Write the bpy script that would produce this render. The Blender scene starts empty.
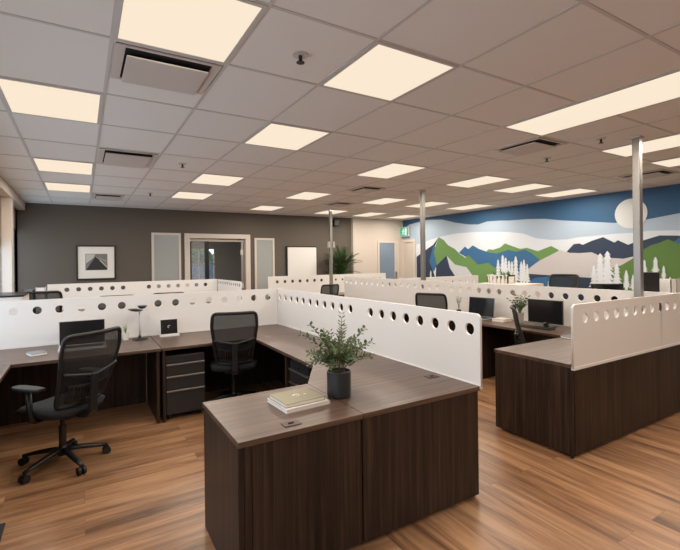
import bpy, bmesh, math, random
from mathutils import Vector, Matrix
random.seed(7)
PI = math.pi
scn = bpy.context.scene
COL = scn.collection

# ------------------------------------------------------------------ camera
F = 428.0; YAW = 0.543; ROLL = -0.012
s, c = math.sin(YAW), math.cos(YAW)
fw = Vector((s, c, 0)); rt = Vector((c, -s, 0)); up = Vector((0, 0, 1))
rt, up = rt*math.cos(ROLL)+up*math.sin(ROLL), up*math.cos(ROLL)-rt*math.sin(ROLL)
cd = bpy.data.cameras.new('camera'); cam = bpy.data.objects.new('camera', cd); COL.objects.link(cam)
cd.sensor_width = 36; cd.lens = F/680*36; cd.shift_y = -14.5/680; cd.clip_start = .05
cam.matrix_world = Matrix(((rt.x, up.x, -fw.x, 0), (rt.y, up.y, -fw.y, 0), (rt.z, up.z, -fw.z, 1.55), (0, 0, 0, 1)))
scn.camera = cam
# ------------------------------------------------------------------ world, exposure
LAMP_W = 18.0
w = bpy.data.worlds.new('world'); scn.world = w; w.use_nodes = True
bg = w.node_tree.nodes['Background']; bg.inputs[0].default_value = (.66, .82, 1, 1); bg.inputs[1].default_value = 3.2
vs = scn.view_settings
vs.view_transform = 'Standard'; vs.look = 'None'; vs.gamma = 1; vs.use_curve_mapping = False
vs.exposure = 0.1

# ------------------------------------------------------------------ materials
def lin(*c): return tuple(((v/255+.055)/1.055)**2.4 if v > 10 else v/255/12.92 for v in c)
def mat(name, col, rough=.5, metal=0, spec=.5, noise=0, scale=40, bump=0):
    m = bpy.data.materials.new(name); m.use_nodes = True
    nt = m.node_tree; b = nt.nodes['Principled BSDF']
    b.inputs['Base Color'].default_value = (*col, 1); b.inputs['Roughness'].default_value = rough
    b.inputs['Metallic'].default_value = metal; b.inputs['Specular IOR Level'].default_value = spec
    if noise or bump:
        tc = nt.nodes.new('ShaderNodeTexCoord'); n = nt.nodes.new('ShaderNodeTexNoise')
        n.inputs['Scale'].default_value = scale; n.inputs['Detail'].default_value = 4
        nt.links.new(tc.outputs['Object'], n.inputs['Vector'])
        if noise:
            mx = nt.nodes.new('ShaderNodeMix'); mx.data_type = 'RGBA'
            mx.inputs['A'].default_value = (*[v*(1-noise) for v in col], 1); mx.inputs['B'].default_value = (*[min(1, v*(1+noise)) for v in col], 1)
            nt.links.new(n.outputs['Fac'], mx.inputs['Factor']); nt.links.new(mx.outputs['Result'], b.inputs['Base Color'])
        if bump:
            bp = nt.nodes.new('ShaderNodeBump'); bp.inputs['Strength'].default_value = bump; bp.inputs['Distance'].default_value = .002
            nt.links.new(n.outputs['Fac'], bp.inputs['Height']); nt.links.new(bp.outputs['Normal'], b.inputs['Normal'])
    return m
def emis(name, col, st):
    m = bpy.data.materials.new(name); m.use_nodes = True; nt = m.node_tree
    nt.nodes.clear(); e = nt.nodes.new('ShaderNodeEmission'); o = nt.nodes.new('ShaderNodeOutputMaterial')
    e.inputs[0].default_value = (*col, 1); e.inputs[1].default_value = st; nt.links.new(e.outputs[0], o.inputs[0])
    return m
def mixmat(name, col, rough, alpha, weave=0):
    m = mat(name, col, rough); nt = m.node_tree; b = nt.nodes['Principled BSDF']; o = nt.nodes['Material Output']
    t = nt.nodes.new('ShaderNodeBsdfTransparent'); mx = nt.nodes.new('ShaderNodeMixShader'); mx.inputs[0].default_value = alpha
    nt.links.new(t.outputs[0], mx.inputs[1]); nt.links.new(b.outputs[0], mx.inputs[2]); nt.links.new(mx.outputs[0], o.inputs[0])
    return m
def wood(name, axis, dark, mid, light, rough=.38, fine=1.0, spec=.5):
    """straight grained veneer, grain running along the object axis 0/1/2"""
    m = mat(name, mid, rough, spec=spec); nt = m.node_tree; N = nt.nodes; L = nt.links; b = N['Principled BSDF']
    tc = N.new('ShaderNodeTexCoord'); mp = N.new('ShaderNodeMapping')
    sc = [38*fine]*3; sc[axis] = 1.1; mp.inputs['Scale'].default_value = sc
    L.new(tc.outputs['Object'], mp.inputs['Vector'])
    n = N.new('ShaderNodeTexNoise'); n.inputs['Scale'].default_value = 1; n.inputs['Detail'].default_value = 5; n.inputs['Roughness'].default_value = .65; n.inputs['Distortion'].default_value = .3
    L.new(mp.outputs[0], n.inputs['Vector'])
    r = N.new('ShaderNodeValToRGB'); e = r.color_ramp.elements
    e[0].position = .33; e[0].color = (*dark, 1); e[1].position = .7; e[1].color = (*light, 1)
    k = e.new(.5); k.color = (*mid, 1)
    L.new(n.outputs['Fac'], r.inputs[0]); L.new(r.outputs[0], b.inputs['Base Color'])
    return m
def floor_mat():
    m = mat('floor_oak', (.3, .17, .09), .36); nt = m.node_tree; N = nt.nodes; L = nt.links; b = N['Principled BSDF']
    g = N.new('ShaderNodeNewGeometry'); sp = N.new('ShaderNodeSeparateXYZ'); L.new(g.outputs['Position'], sp.inputs[0])
    gt = N.new('ShaderNodeMath'); gt.operation = 'GREATER_THAN'; gt.inputs[1].default_value = 1.45; L.new(sp.outputs['X'], gt.inputs[0])
    c1 = N.new('ShaderNodeCombineXYZ'); c2 = N.new('ShaderNodeCombineXYZ')
    L.new(sp.outputs['X'], c1.inputs[0]); L.new(sp.outputs['Y'], c1.inputs[1])
    L.new(sp.outputs['Y'], c2.inputs[0]); L.new(sp.outputs['X'], c2.inputs[1])
    mv = N.new('ShaderNodeMix'); mv.data_type = 'VECTOR'
    L.new(gt.outputs[0], mv.inputs['Factor']); L.new(c1.outputs[0], mv.inputs[4]); L.new(c2.outputs[0], mv.inputs[5])
    v = mv.outputs[1]
    br = N.new('ShaderNodeTexBrick'); br.offset = .37; br.offset_frequency = 2
    for k, val in (('Scale', 1), ('Mortar Size', .0012), ('Mortar Smooth', .1), ('Bias', 0), ('Brick Width', 1.22), ('Row Height', .19)): br.inputs[k].default_value = val
    br.inputs['Color1'].default_value = (0, 0, 0, 1); br.inputs['Color2'].default_value = (1, 1, 1, 1); br.inputs['Mortar'].default_value = (.5, .5, .5, 1)
    L.new(v, br.inputs['Vector'])
    # grain: stretched noise shifted per plank
    ad = N.new('ShaderNodeVectorMath'); ad.operation = 'MULTIPLY_ADD'; ad.inputs[1].default_value = (3.1, 7.7, 5.3)
    L.new(br.outputs['Color'], ad.inputs[0]); L.new(v, ad.inputs[2])
    mp = N.new('ShaderNodeMapping'); mp.inputs['Scale'].default_value = (1.1, 13, 13); L.new(ad.outputs[0], mp.inputs['Vector'])
    n = N.new('ShaderNodeTexNoise'); n.inputs['Scale'].default_value = 1.3; n.inputs['Detail'].default_value = 7; n.inputs['Roughness'].default_value = .62; n.inputs['Distortion'].default_value = .9
    L.new(mp.outputs[0], n.inputs['Vector'])
    r = N.new('ShaderNodeValToRGB'); e = r.color_ramp.elements
    e[0].position = .34; e[0].color = (*lin(*FL[0]), 1); e[1].position = .64; e[1].color = (*lin(*FL[2]), 1); k = e.new(.47); k.color = (*lin(*FL[1]), 1)
    mp2 = N.new('ShaderNodeMapping'); mp2.inputs['Scale'].default_value = (.55, 6, 6); L.new(ad.outputs[0], mp2.inputs['Vector'])
    n2 = N.new('ShaderNodeTexNoise'); n2.inputs['Scale'].default_value = 1.4; n2.inputs['Detail'].default_value = 2; n2.inputs['Distortion'].default_value = .5; L.new(mp2.outputs[0], n2.inputs['Vector'])
    mf = N.new('ShaderNodeMix'); mf.inputs['Factor'].default_value = .45; L.new(n.outputs['Fac'], mf.inputs['A']); L.new(n2.outputs['Fac'], mf.inputs['B'])
    L.new(mf.outputs['Result'], r.inputs[0])
    # plank to plank tone and thin seams
    mr = N.new('ShaderNodeMapRange'); mr.inputs['To Min'].default_value = .88; mr.inputs['To Max'].default_value = 1.1; L.new(br.outputs['Color'], mr.inputs['Value'])
    sm = N.new('ShaderNodeMapRange'); sm.inputs['To Min'].default_value = 1; sm.inputs['To Max'].default_value = .6; L.new(br.outputs['Fac'], sm.inputs['Value'])
    mm = N.new('ShaderNodeMath'); mm.operation = 'MULTIPLY'; L.new(mr.outputs[0], mm.inputs[0]); L.new(sm.outputs[0], mm.inputs[1])
    vm = N.new('ShaderNodeVectorMath'); vm.operation = 'SCALE'; L.new(r.outputs[0], vm.inputs[0]); L.new(mm.outputs[0], vm.inputs['Scale'])
    L.new(vm.outputs[0], b.inputs['Base Color'])
    return m
FL = [(84, 58, 40), (138, 99, 69), (174, 133, 97)]
M = {}
M['floor'] = floor_mat()
M['tile'] = mat('ceiling_tile', lin(226, 222, 216), .9, spec=.1, noise=.04, scale=220)
M['tee'] = mat('tee_white', lin(196, 191, 185), .6)
M['taupe'] = mat('taupe_wall_paint', lin(98, 90, 82), .75, spec=.2, noise=.03, scale=90)
M['cream'] = mat('cream_wall_paint', lin(200, 189, 178), .7, spec=.2)
M['charcoal'] = mat('charcoal_wall_paint', lin(150, 150, 150), .7, spec=.2)
M['trimw'] = mat('painted_trim', lin(206, 195, 184), .45)
ES_SHADED = (lin(26, 18, 13), lin(46, 33, 25), lin(72, 52, 40))  # same veneer as the worktops, darkened for the shade on upright faces
M['woodz_shaded'] = wood('espresso_veneer_upright_shaded', 2, *ES_SHADED, rough=.45, spec=.35)
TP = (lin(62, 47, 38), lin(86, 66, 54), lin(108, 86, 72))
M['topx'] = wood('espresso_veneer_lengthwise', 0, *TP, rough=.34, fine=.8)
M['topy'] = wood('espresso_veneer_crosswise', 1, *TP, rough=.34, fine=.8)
M['edge'] = mat('edge_band', lin(66, 46, 37), .4)
M['white'] = mat('white_laminate', lin(226, 222, 218), .4, spec=.4)
M['black'] = mat('black_plastic', lin(18, 18, 20), .42)
M['blackm'] = mat('black_satin', lin(22, 22, 24), .3)
M['mesh'] = mixmat('black_mesh_fabric', lin(22, 22, 24), .8, .88)
M['fabric'] = mat('charcoal_seat_fabric', lin(22, 22, 25), .9, noise=.25, scale=350, bump=.3)
M['rubber'] = mat('black_rubber', lin(18, 18, 19), .6)
M['steel'] = mat('brushed_steel', lin(160, 155, 149), .36, metal=.9)
M['chrome'] = mat('chrome', lin(205, 205, 205), .18, metal=1)
M['ped'] = mat('black_enamel_steel', lin(38, 37, 37), .42)
M['screen'] = mat('dark_glass_screen', lin(24, 24, 26), .16)
M['alu'] = mat('silver_plastic', lin(196, 190, 184), .38)
M['greyplast'] = mat('grey_plastic', lin(120, 124, 130), .5)
M['olive'] = mat('olive_linen_cover', lin(148, 142, 118), .75, noise=.12, scale=300)
M['paper'] = mat('paper', lin(232, 226, 216), .8)
M['potblack'] = mat('matte_black_ceramic', lin(40, 42, 44), .4)
M['soil'] = mat('potting_soil', lin(40, 30, 24), .95, noise=.3, scale=120)
M['leaf'] = mat('grey_green_leaf', lin(88, 104, 66), .55, noise=.35, scale=30)
M['leaf2'] = mat('fresh_green_leaf', lin(92, 128, 62), .5, noise=.3, scale=30)
M['palm'] = mat('palm_green_leaf', lin(62, 88, 44), .5, noise=.3, scale=20)
M['stem'] = mat('brown_stem', lin(84, 74, 48), .7)
M['potwhite'] = mat('white_ceramic', lin(226, 220, 212), .3)
M['potgrey'] = mat('grey_stone_pot', lin(150, 142, 134), .8)
M['dark'] = mat('duct_black', (.006, .006, .006), .9)
M['ventw'] = mat('vent_white', lin(200, 190, 182), .5)
M['glow'] = emis('lamp_diffuser', (.91, .76, .595), 1.0)
M['frost'] = mat('frosted_glass', lin(160, 164, 162), .12)
M['doorglass'] = mat('blue_tinted_door_glass', lin(122, 138, 156), .15)
M['clear'] = mixmat('clear_glass', (.9, .95, 1), .03, .1)
M['exitg'] = emis('exit_green', lin(40, 190, 140), .9)
M['exitw'] = emis('exit_white', lin(235, 255, 245), 1.0)
M['matblack'] = mat('black_floor_mat_pile', lin(40, 40, 42), .95, noise=.3, scale=400)
M['blind'] = mat('roller_blind_cloth', lin(176, 162, 150), .9)
M['winframe'] = mat('dark_window_frame', lin(52, 56, 60), .4)
M['hedge'] = mat('hedge_leaf', lin(62, 80, 42), .8, noise=.5, scale=8)

# ------------------------------------------------------------------ mesh helpers
def ring(mb, x0, x1, z0, z1, t, y0, y1, bottom=True, tt=None):
    tt = tt or t
    mb.box((x0, y0, z0), (x0+t, y1, z1)).box((x1-t, y0, z0), (x1, y1, z1)).box((x0+t, y0, z1-tt), (x1-t, y1, z1))
    if bottom: mb.box((x0+t, y0, z0), (x1-t, y1, z0+tt))
    return mb
class MB:
    def __init__(self): self.bm = bmesh.new()
    def box(self, a, b):
        a = Vector(a); b = Vector(b); r = bmesh.ops.create_cube(self.bm, size=1)
        for v in r['verts']: v.co = Vector(((a.x+b.x)/2+v.co.x*abs(b.x-a.x), (a.y+b.y)/2+v.co.y*abs(b.y-a.y), (a.z+b.z)/2+v.co.z*abs(b.z-a.z)))
        return self
    def cyl(self, p, q, r, r2=None, n=16):
        p = Vector(p); q = Vector(q); d = q-p
        R = d.to_track_quat('Z', 'Y').to_matrix().to_4x4()
        bmesh.ops.create_cone(self.bm, cap_ends=True, segments=n, radius1=r, radius2=r if r2 is None else r2, depth=d.length, matrix=Matrix.Translation((p+q)/2) @ R)
        return self
    def tube(self, pts, r, closed=False, n=8, flat=1.0, ref=None):
        pts = [Vector(p) for p in pts]; N = len(pts); rings = []
        for i, p in enumerate(pts):
            a = pts[i-1] if (i or closed) else p; b = pts[(i+1) % N] if (i < N-1 or closed) else p
            t = (b-a).normalized(); rf = Vector(ref) if ref else (Vector((0, 0, 1)) if abs(t.z) < .9 else Vector((0, 1, 0)))
            x = t.cross(rf).normalized(); y = x.cross(t).normalized()
            rr = r[i] if isinstance(r, (list, tuple)) else r
            rings.append([self.bm.verts.new(p+x*math.cos(2*PI*k/n)*rr+y*math.sin(2*PI*k/n)*rr*flat) for k in range(n)])
        for i in range(N if closed else N-1):
            A, B = rings[i], rings[(i+1) % N]
            for k in range(n): self.bm.faces.new((A[k], A[(k+1) % n], B[(k+1) % n], B[k]))
        if not closed:
            self.bm.faces.new(rings[0][::-1]); self.bm.faces.new(rings[-1])
        return self
    def lathe(self, prof, cen=(0, 0, 0), n=28):
        cen = Vector(cen); rings = []
        for r, z in prof: rings.append([self.bm.verts.new(cen+Vector((r*math.cos(2*PI*k/n), r*math.sin(2*PI*k/n), z))) for k in range(n)])
        for A, B in zip(rings, rings[1:]):
            for k in range(n): self.bm.faces.new((A[k], A[(k+1) % n], B[(k+1) % n], B[k]))
        self.bm.faces.new(rings[0][::-1]); self.bm.faces.new(rings[-1])
        return self
    def prism(self, poly, z0, z1):
        A = [self.bm.verts.new((x, y, z0)) for x, y in poly]; B = [self.bm.verts.new((x, y, z1)) for x, y in poly]
        n = len(poly); self.bm.faces.new(A[::-1]); self.bm.faces.new(B)
        for k in range(n): self.bm.faces.new((A[k], A[(k+1) % n], B[(k+1) % n], B[k]))
        return self
    def quad(self, *ps):
        self.bm.faces.new([self.bm.verts.new(p) for p in ps]); return self
    def xf(self, m):
        self.bm.transform(m); return self
    def build(self, name, m, parent=None, smooth=False, bevel=0, seg=2, sub=0, loc=None, rot=None, label=None, kind=None):
        bmesh.ops.recalc_face_normals(self.bm, faces=self.bm.faces)
        me = bpy.data.meshes.new(name); self.bm.to_mesh(me); self.bm.free()
        if smooth:
            for p in me.polygons: p.use_smooth = True
        me.materials.append(M[m] if isinstance(m, str) else m)
        o = bpy.data.objects.new(name, me); COL.objects.link(o)
        if parent: o.parent = parent
        if loc: o.location = loc
        if rot: o.rotation_euler = rot
        if bevel:
            b = o.modifiers.new('bevel', 'BEVEL'); b.width = bevel; b.segments = seg; b.limit_method = 'ANGLE'
        if sub:
            d = o.modifiers.new('sub', 'SUBSURF'); d.levels = sub; d.render_levels = sub
        if label: o['label'] = label
        if kind: o['kind'] = kind
        return o
def tag(o, label, cat, group=None, kind=None):
    o['label'] = label; o['category'] = cat
    if group: o['group'] = group
    if kind: o['kind'] = kind
    return o
def empty(name, loc=(0, 0, 0), rz=0):
    o = bpy.data.objects.new(name, None); COL.objects.link(o); o.location = loc; o.rotation_euler = (0, 0, rz); o.empty_display_size = .1
    return o
def thing(name, label, cat, loc=(0, 0, 0), rz=0, group=None):
    return tag(empty(name, loc, rz), label, cat, group)
def struct(name, mb, m, **k):
    return mb.build(name, m, kind='structure', **k)
def copy_tree(o, parent=None):
    c = o.copy(); COL.objects.link(c)
    if parent: c.parent = parent
    for ch in list(o.children): copy_tree(ch, c)
    return c
def extruded(outlines, th, bevel=0):
    """filled 2D outlines (first is the outer one) -> mesh in XY, thickness th"""
    cu = bpy.data.curves.new('tmp', 'CURVE'); cu.dimensions = '2D'; cu.fill_mode = 'BOTH'; cu.extrude = th/2; cu.bevel_depth = bevel
    for ol in outlines:
        sp = cu.splines.new('POLY'); sp.points.add(len(ol)-1)
        for p, (x, y) in zip(sp.points, ol): p.co = (x, y, 0, 1)
        sp.use_cyclic_u = True
    ob = bpy.data.objects.new('tmp', cu); COL.objects.link(ob)
    bpy.context.view_layer.update()
    me = bpy.data.meshes.new_from_object(ob.evaluated_get(bpy.context.evaluated_depsgraph_get()))
    bpy.data.objects.remove(ob); bpy.data.curves.remove(cu)
    return me
def from_mesh(name, me, m, parent=None, mtx=None):
    if mtx: me.transform(mtx)
    me.name = name; me.materials.clear(); me.materials.append(M[m] if isinstance(m, str) else m)
    o = bpy.data.objects.new(name, me); COL.objects.link(o)
    if parent: o.parent = parent
    return o
def circ(x, y, r, n=24): return [(x+r*math.cos(2*PI*k/n), y+r*math.sin(2*PI*k/n)) for k in range(n)]
UPR = Matrix(((1, 0, 0, 0), (0, 0, -1, 0), (0, 1, 0, 0), (0, 0, 0, 1)))      # XY drawing stood upright in XZ

# ================================================================== THE ROOM
CH = 2.75
XL, XR, YB, YF = -1.06, 8.4, 10.3, -3.2
struct('floor', MB().box((XL-.3, YF-.2, -.12), (XR+.3, 14.2, 0)), 'floor')
ceil = struct('ceiling', MB().box((XL-.3, YF-.2, CH), (XR+.3, YB+.05, CH+.12)), 'tile')
GX = [-.48, .15, .765, 1.39, 2.02, 2.65, 3.28, 3.87, 4.37, 4.98, 5.58, 6.17, 6.75, 7.35, 7.98]
GY = [-3.0, -2.2, -1.4, -.6, .25, 1.12, 1.88, 2.57, 3.44, 4.21, 5.04, 5.87, 6.68, 7.54, 8.36, 9.2, 10.0]
g = MB()
for x in GX: g.box((x-.01, YF, CH-.005), (x+.01, YB, CH+.004))
for y in GY: g.box((XL, y-.01, CH-.004), (XR, y+.01, CH+.004))
g.build('tee_grid', 'tee', ceil)
# back wall (dark taupe) with the doorway to the meeting room
DX0, DX1, DZ = 2.1, 3.53, 2.16
bw = MB(); bw.box((XL-.2, YB, 0), (DX0, YB+.12, CH+.05)).box((DX1, YB, 0), (6.6, YB+.12, CH+.05)).box((DX0, YB, DZ), (DX1, YB+.12, CH+.05))
struct('wall_back', bw, 'taupe')
struct('wall_corner', MB().box((6.6, YB-.1, 0), (XR+.1, YB+.12, CH+.05)), 'cream')
struct('wall_right', MB().box((XR, YF, 0), (XR+.12, YB+.1, CH+.05)), 'cream')
struct('wall_front', MB().box((XL-.2, YF-.12, 0), (XR+.1, YF, CH+.05)), 'cream')
# left window wall
lw = MB(); lw.box((XL-.14, YF, 0), (XL, YB+.1, .55)).box((XL-.14, YF, 2.62), (XL, YB+.1, CH+.05))
for y0, y1 in ((YF, -1.5), (.6, .85), (3.0, 3.2), (5.6, 5.8), (8.4, 8.62), (YB, YB+.1)): lw.box((XL-.14, y0, .55), (XL, y1, 2.62))
struct('wall_left', lw, 'cream')
struct('trim_1', MB().box((XL, YF, 2.6), (-.93, YB, CH)), 'trimw')                       # blind pelmet under the ceiling
struct('trim_2', MB().box((XL, 8.38, 0), (-.935, 8.62, 2.6)), 'trimw')                    # pier between the two last windows
for k, (y0, y1, bz) in enumerate(((-1.5, .6, 1.9), (.85, 3.0, 1.9), (3.2, 5.6, 1.9), (5.8, 8.4, 1.9), (8.62, YB, 2.24)), 1):
    fr = MB(); x0, x1 = XL-.1, XL-.04
    fr.box((x0, y0, .55), (x1, y0+.06, 2.62)).box((x0, y1-.06, .55), (x1, y1, 2.62)).box((x0, y0+.06, .55), (x1, y1-.06, .62)).box((x0, y0+.06, 2.55), (x1, y1-.06, 2.62))
    ym = (y0+y1)/2
    if y1-y0 > 1.5: fr.box((x0+.003, ym-.03, .62), (x1-.003, ym+.03, 2.55))
    f = struct(f'window_{k}', fr, 'winframe')
    MB().box((XL-.075, y0+.06, .62), (XL-.068, y1-.06, 2.55)).build('pane', 'clear', f)
    MB().box((XL-.035, y0+.02, bz), (XL-.025, y1-.02, 2.6)).build('roller_blind', 'blind', f)
    MB().box((XL-.04, y0+.02, bz-.05), (XL-.02, y1-.02, bz)).build('blind_bar', 'black', f)
# baseboards
bb = MB().box((XL, YB-.012, 0), (DX0-.1, YB, .1)).box((DX1+.1, YB-.012, 0), (6.6, YB, .1)); struct('baseboard_back', bb, 'black')
struct('baseboard_right', MB().box((XR-.012, YF, 0), (XR, 9.5, .1)), 'black')

# meeting room beyond the doorway
MY = 13.6
mr = MB(); mr.box((1.2, MY, 0), (2.86, MY+.1, 2.7)).box((3.6, MY, 0), (5.0, MY+.1, 2.7)).box((2.86, MY, 0), (3.6, MY+.1, .5)).box((2.86, MY, 1.98), (3.6, MY+.1, 2.7))
mr.box((1.1, YB+.12, 0), (1.2, MY+.1, 2.7)).box((4.7, YB+.12, 0), (4.8, MY+.1, 2.7))
struct('wall_meeting_room', mr, 'charcoal')
struct('ceiling_meeting_room', MB().box((1.1, YB+.06, 2.6), (4.8, MY+.1, 2.7)), 'tile')
wf = MB()
for z in (.5, .99, 1.48, 1.95): wf.box((2.86, MY+.02, z), (3.6, MY+.06, z+.03))
for x in (2.86, 3.1, 3.34, 3.57): wf.box((x, MY+.02, .5), (x+.03, MY+.06, 1.98))
w6 = struct('window_6', wf, 'trimw')
MB().box((2.86, MY+.035, .5), (3.6, MY+.04, 1.98)).build('pane', 'clear', w6)
M['slatewall'] = mat('slate_blue_render', lin(62, 74, 90), .8)
hb = MB()
for k in range(60):
    x, z = random.uniform(1.6, 5.6), random.uniform(.2, 3.3)
    bmesh.ops.create_icosphere(hb.bm, subdivisions=2, radius=random.uniform(.25, .5), matrix=Matrix.Translation((x, 16.5+random.uniform(-.3, .3), z)))
for v in hb.bm.verts: v.co += Vector((random.uniform(-.05, .05),)*3)
tag(hb.build('hedge', 'hedge'), 'green hedge outside, seen through the far meeting room window', 'hedge')
tag(MB().box((1.5, 15.2, 0), (6, 15.5, 1.5)).build('garden_wall', 'slatewall'), 'grey low wall outside the far meeting room window', 'wall')
# doorway 1: casing, track, sliding glass leaves
ca = ring(MB(), DX0-.07, DX1+.07, 0, DZ+.06, .12, YB-.03, YB+.13, False, .11)
d1 = struct('door_1', ca, 'trimw', bevel=.004)
MB().box((DX0+.05, YB+.05, DZ-.12), (DX1-.05, YB+.1, DZ-.07)).build('track', 'steel', d1)
lf = MB().box((2.16, YB+.06, .02), (2.2, YB+.09, DZ-.12)).box((2.51, YB+.05, .02), (2.6, YB+.1, DZ-.12)).box((2.16, YB+.06, .02), (2.6, YB+.09, .1))
lf = lf.build('sliding_leaf', 'blackm', d1)
MB().box((2.2, YB+.07, .1), (2.51, YB+.078, DZ-.12)).build('pane', 'clear', lf)
lf2 = MB().box((3.38, YB+.03, .02), (3.44, YB+.06, DZ-.12)).build('sliding_leaf', 'steel', d1, label='bright steel door stile')
MB().box((3.36, YB+.0, 1.72), (3.42, YB+.05, 1.84)).box((3.36, YB+.0, .9), (3.42, YB+.05, 1.02)).build('hinge', 'alu', lf2)
# sidelights
for k, (x0, x1, z1) in enumerate(((1.33, 1.95, 2.22), (3.71, 4.24, 2.14)), 7):
    fr = ring(MB(), x0, x1, .1, z1, .05, YB-.03, YB)
    f = struct(f'window_{k}', fr, 'trimw')
    MB().box((x0+.05, YB-.014, .15), (x1-.05, YB-.004, z1-.05)).build('frosted_pane', 'frost', f)
# door 2: blue glass door in the cream wall
fr = ring(MB(), 7.44, 8.22, 0, 2.12, .06, YB-.13, YB-.1, False)
d2 = struct('door_2', fr, 'trimw')
MB().box((7.5, YB-.12, .02), (8.06, YB-.105, 2.06)).build('glass_leaf', 'doorglass', d2)
MB().box((8.06, YB-.125, .02), (8.16, YB-.102, 2.06)).build('stile', 'alu', d2)
MB().box((8.08, YB-.17, .95), (8.12, YB-.12, 1.2)).build('pull_handle', 'steel', d2)
# door 3 in the mural wall
fr = MB().box((XR-.05, 9.58, 0), (XR, 9.66, 2.15)).box((XR-.05, 10.12, 0), (XR, 10.2, 2.15)).box((XR-.05, 9.66, 2.07), (XR, 10.12, 2.15))
d3 = struct('door_3', fr, 'trimw')
MB().box((XR-.03, 9.66, .01), (XR-.01, 10.12, 2.07)).build('leaf', 'cream', d3)
MB().cyl((XR-.03, 9.72, 1.0), (XR-.09, 9.72, 1.0), .02).build('knob', 'steel', d3)

# ================================================================== MURAL
MC = dict(deep=lin(54, 90, 124), band1=lin(164, 180, 196), band2=lin(202, 209, 216), navy=lin(48, 60, 80), blue=lin(56, 100, 140), green=lin(100, 136, 80), green_r=lin(88, 120, 62), stone=lin(186, 182, 182), moon=lin(202, 206, 206), tree=lin(208, 214, 220), rock=lin(160, 152, 146), facet=lin(190, 194, 200))
MM = {k: mat('mural_'+k+'_paint', v, .6, spec=.25) for k, v in MC.items()}
def tree_poly(y, zt, zb):
    h = zt-zb; wd = max(.03, h*(.17 if y > 5.8 else .2)); n = 7; Lp = []; Rp = []
    for i in range(n):
        t = (i+1)/n; zz = zt-h*.9*t; ww = wd*(.3+.7*t)*(1+.2*math.sin(9*y+i*2))
        Lp += [(y+ww, zz), (y+ww*.4, zz+h*.035)]; Rp += [(y-ww, zz+h*.01), (y-ww*.4, zz+h*.045)]
    return [(y, zt)]+Lp+[(y+.02, zb), (y-.02, zb)]+Rp[::-1]
band1 = [(10.18, 2.47), (9.88, 2.6), (9.1, 2.67), (8.51, 2.63), (8.06, 2.51), (7.57, 2.42), (7.28, 2.4), (7.01, 2.45), (6.63, 2.44), (6.41, 2.42), (5.92, 2.41), (5.51, 2.38), (5.11, 2.31), (4.56, 2.24), (4.13, 2.18), (3.79, 2.19), (3.58, 2.2), (3.12, 2.26), (2.4, 2.38), (1.5, 2.42), (.3, 2.3)]
band2 = [(10.18, 1.9), (9.62, 1.98), (8.67, 2.16), (8.06, 2.22), (7.44, 2.22), (6.92, 2.19), (6.42, 2.16), (6.03, 2.1), (5.72, 1.98), (5.39, 1.93), (5.04, 1.92), (4.82, 1.95), (4.57, 1.96), (4.17, 1.98), (3.79, 1.98), (3.58, 2.0), (3.12, 1.98), (2.2, 2.06), (.3, 1.95)]
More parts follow.
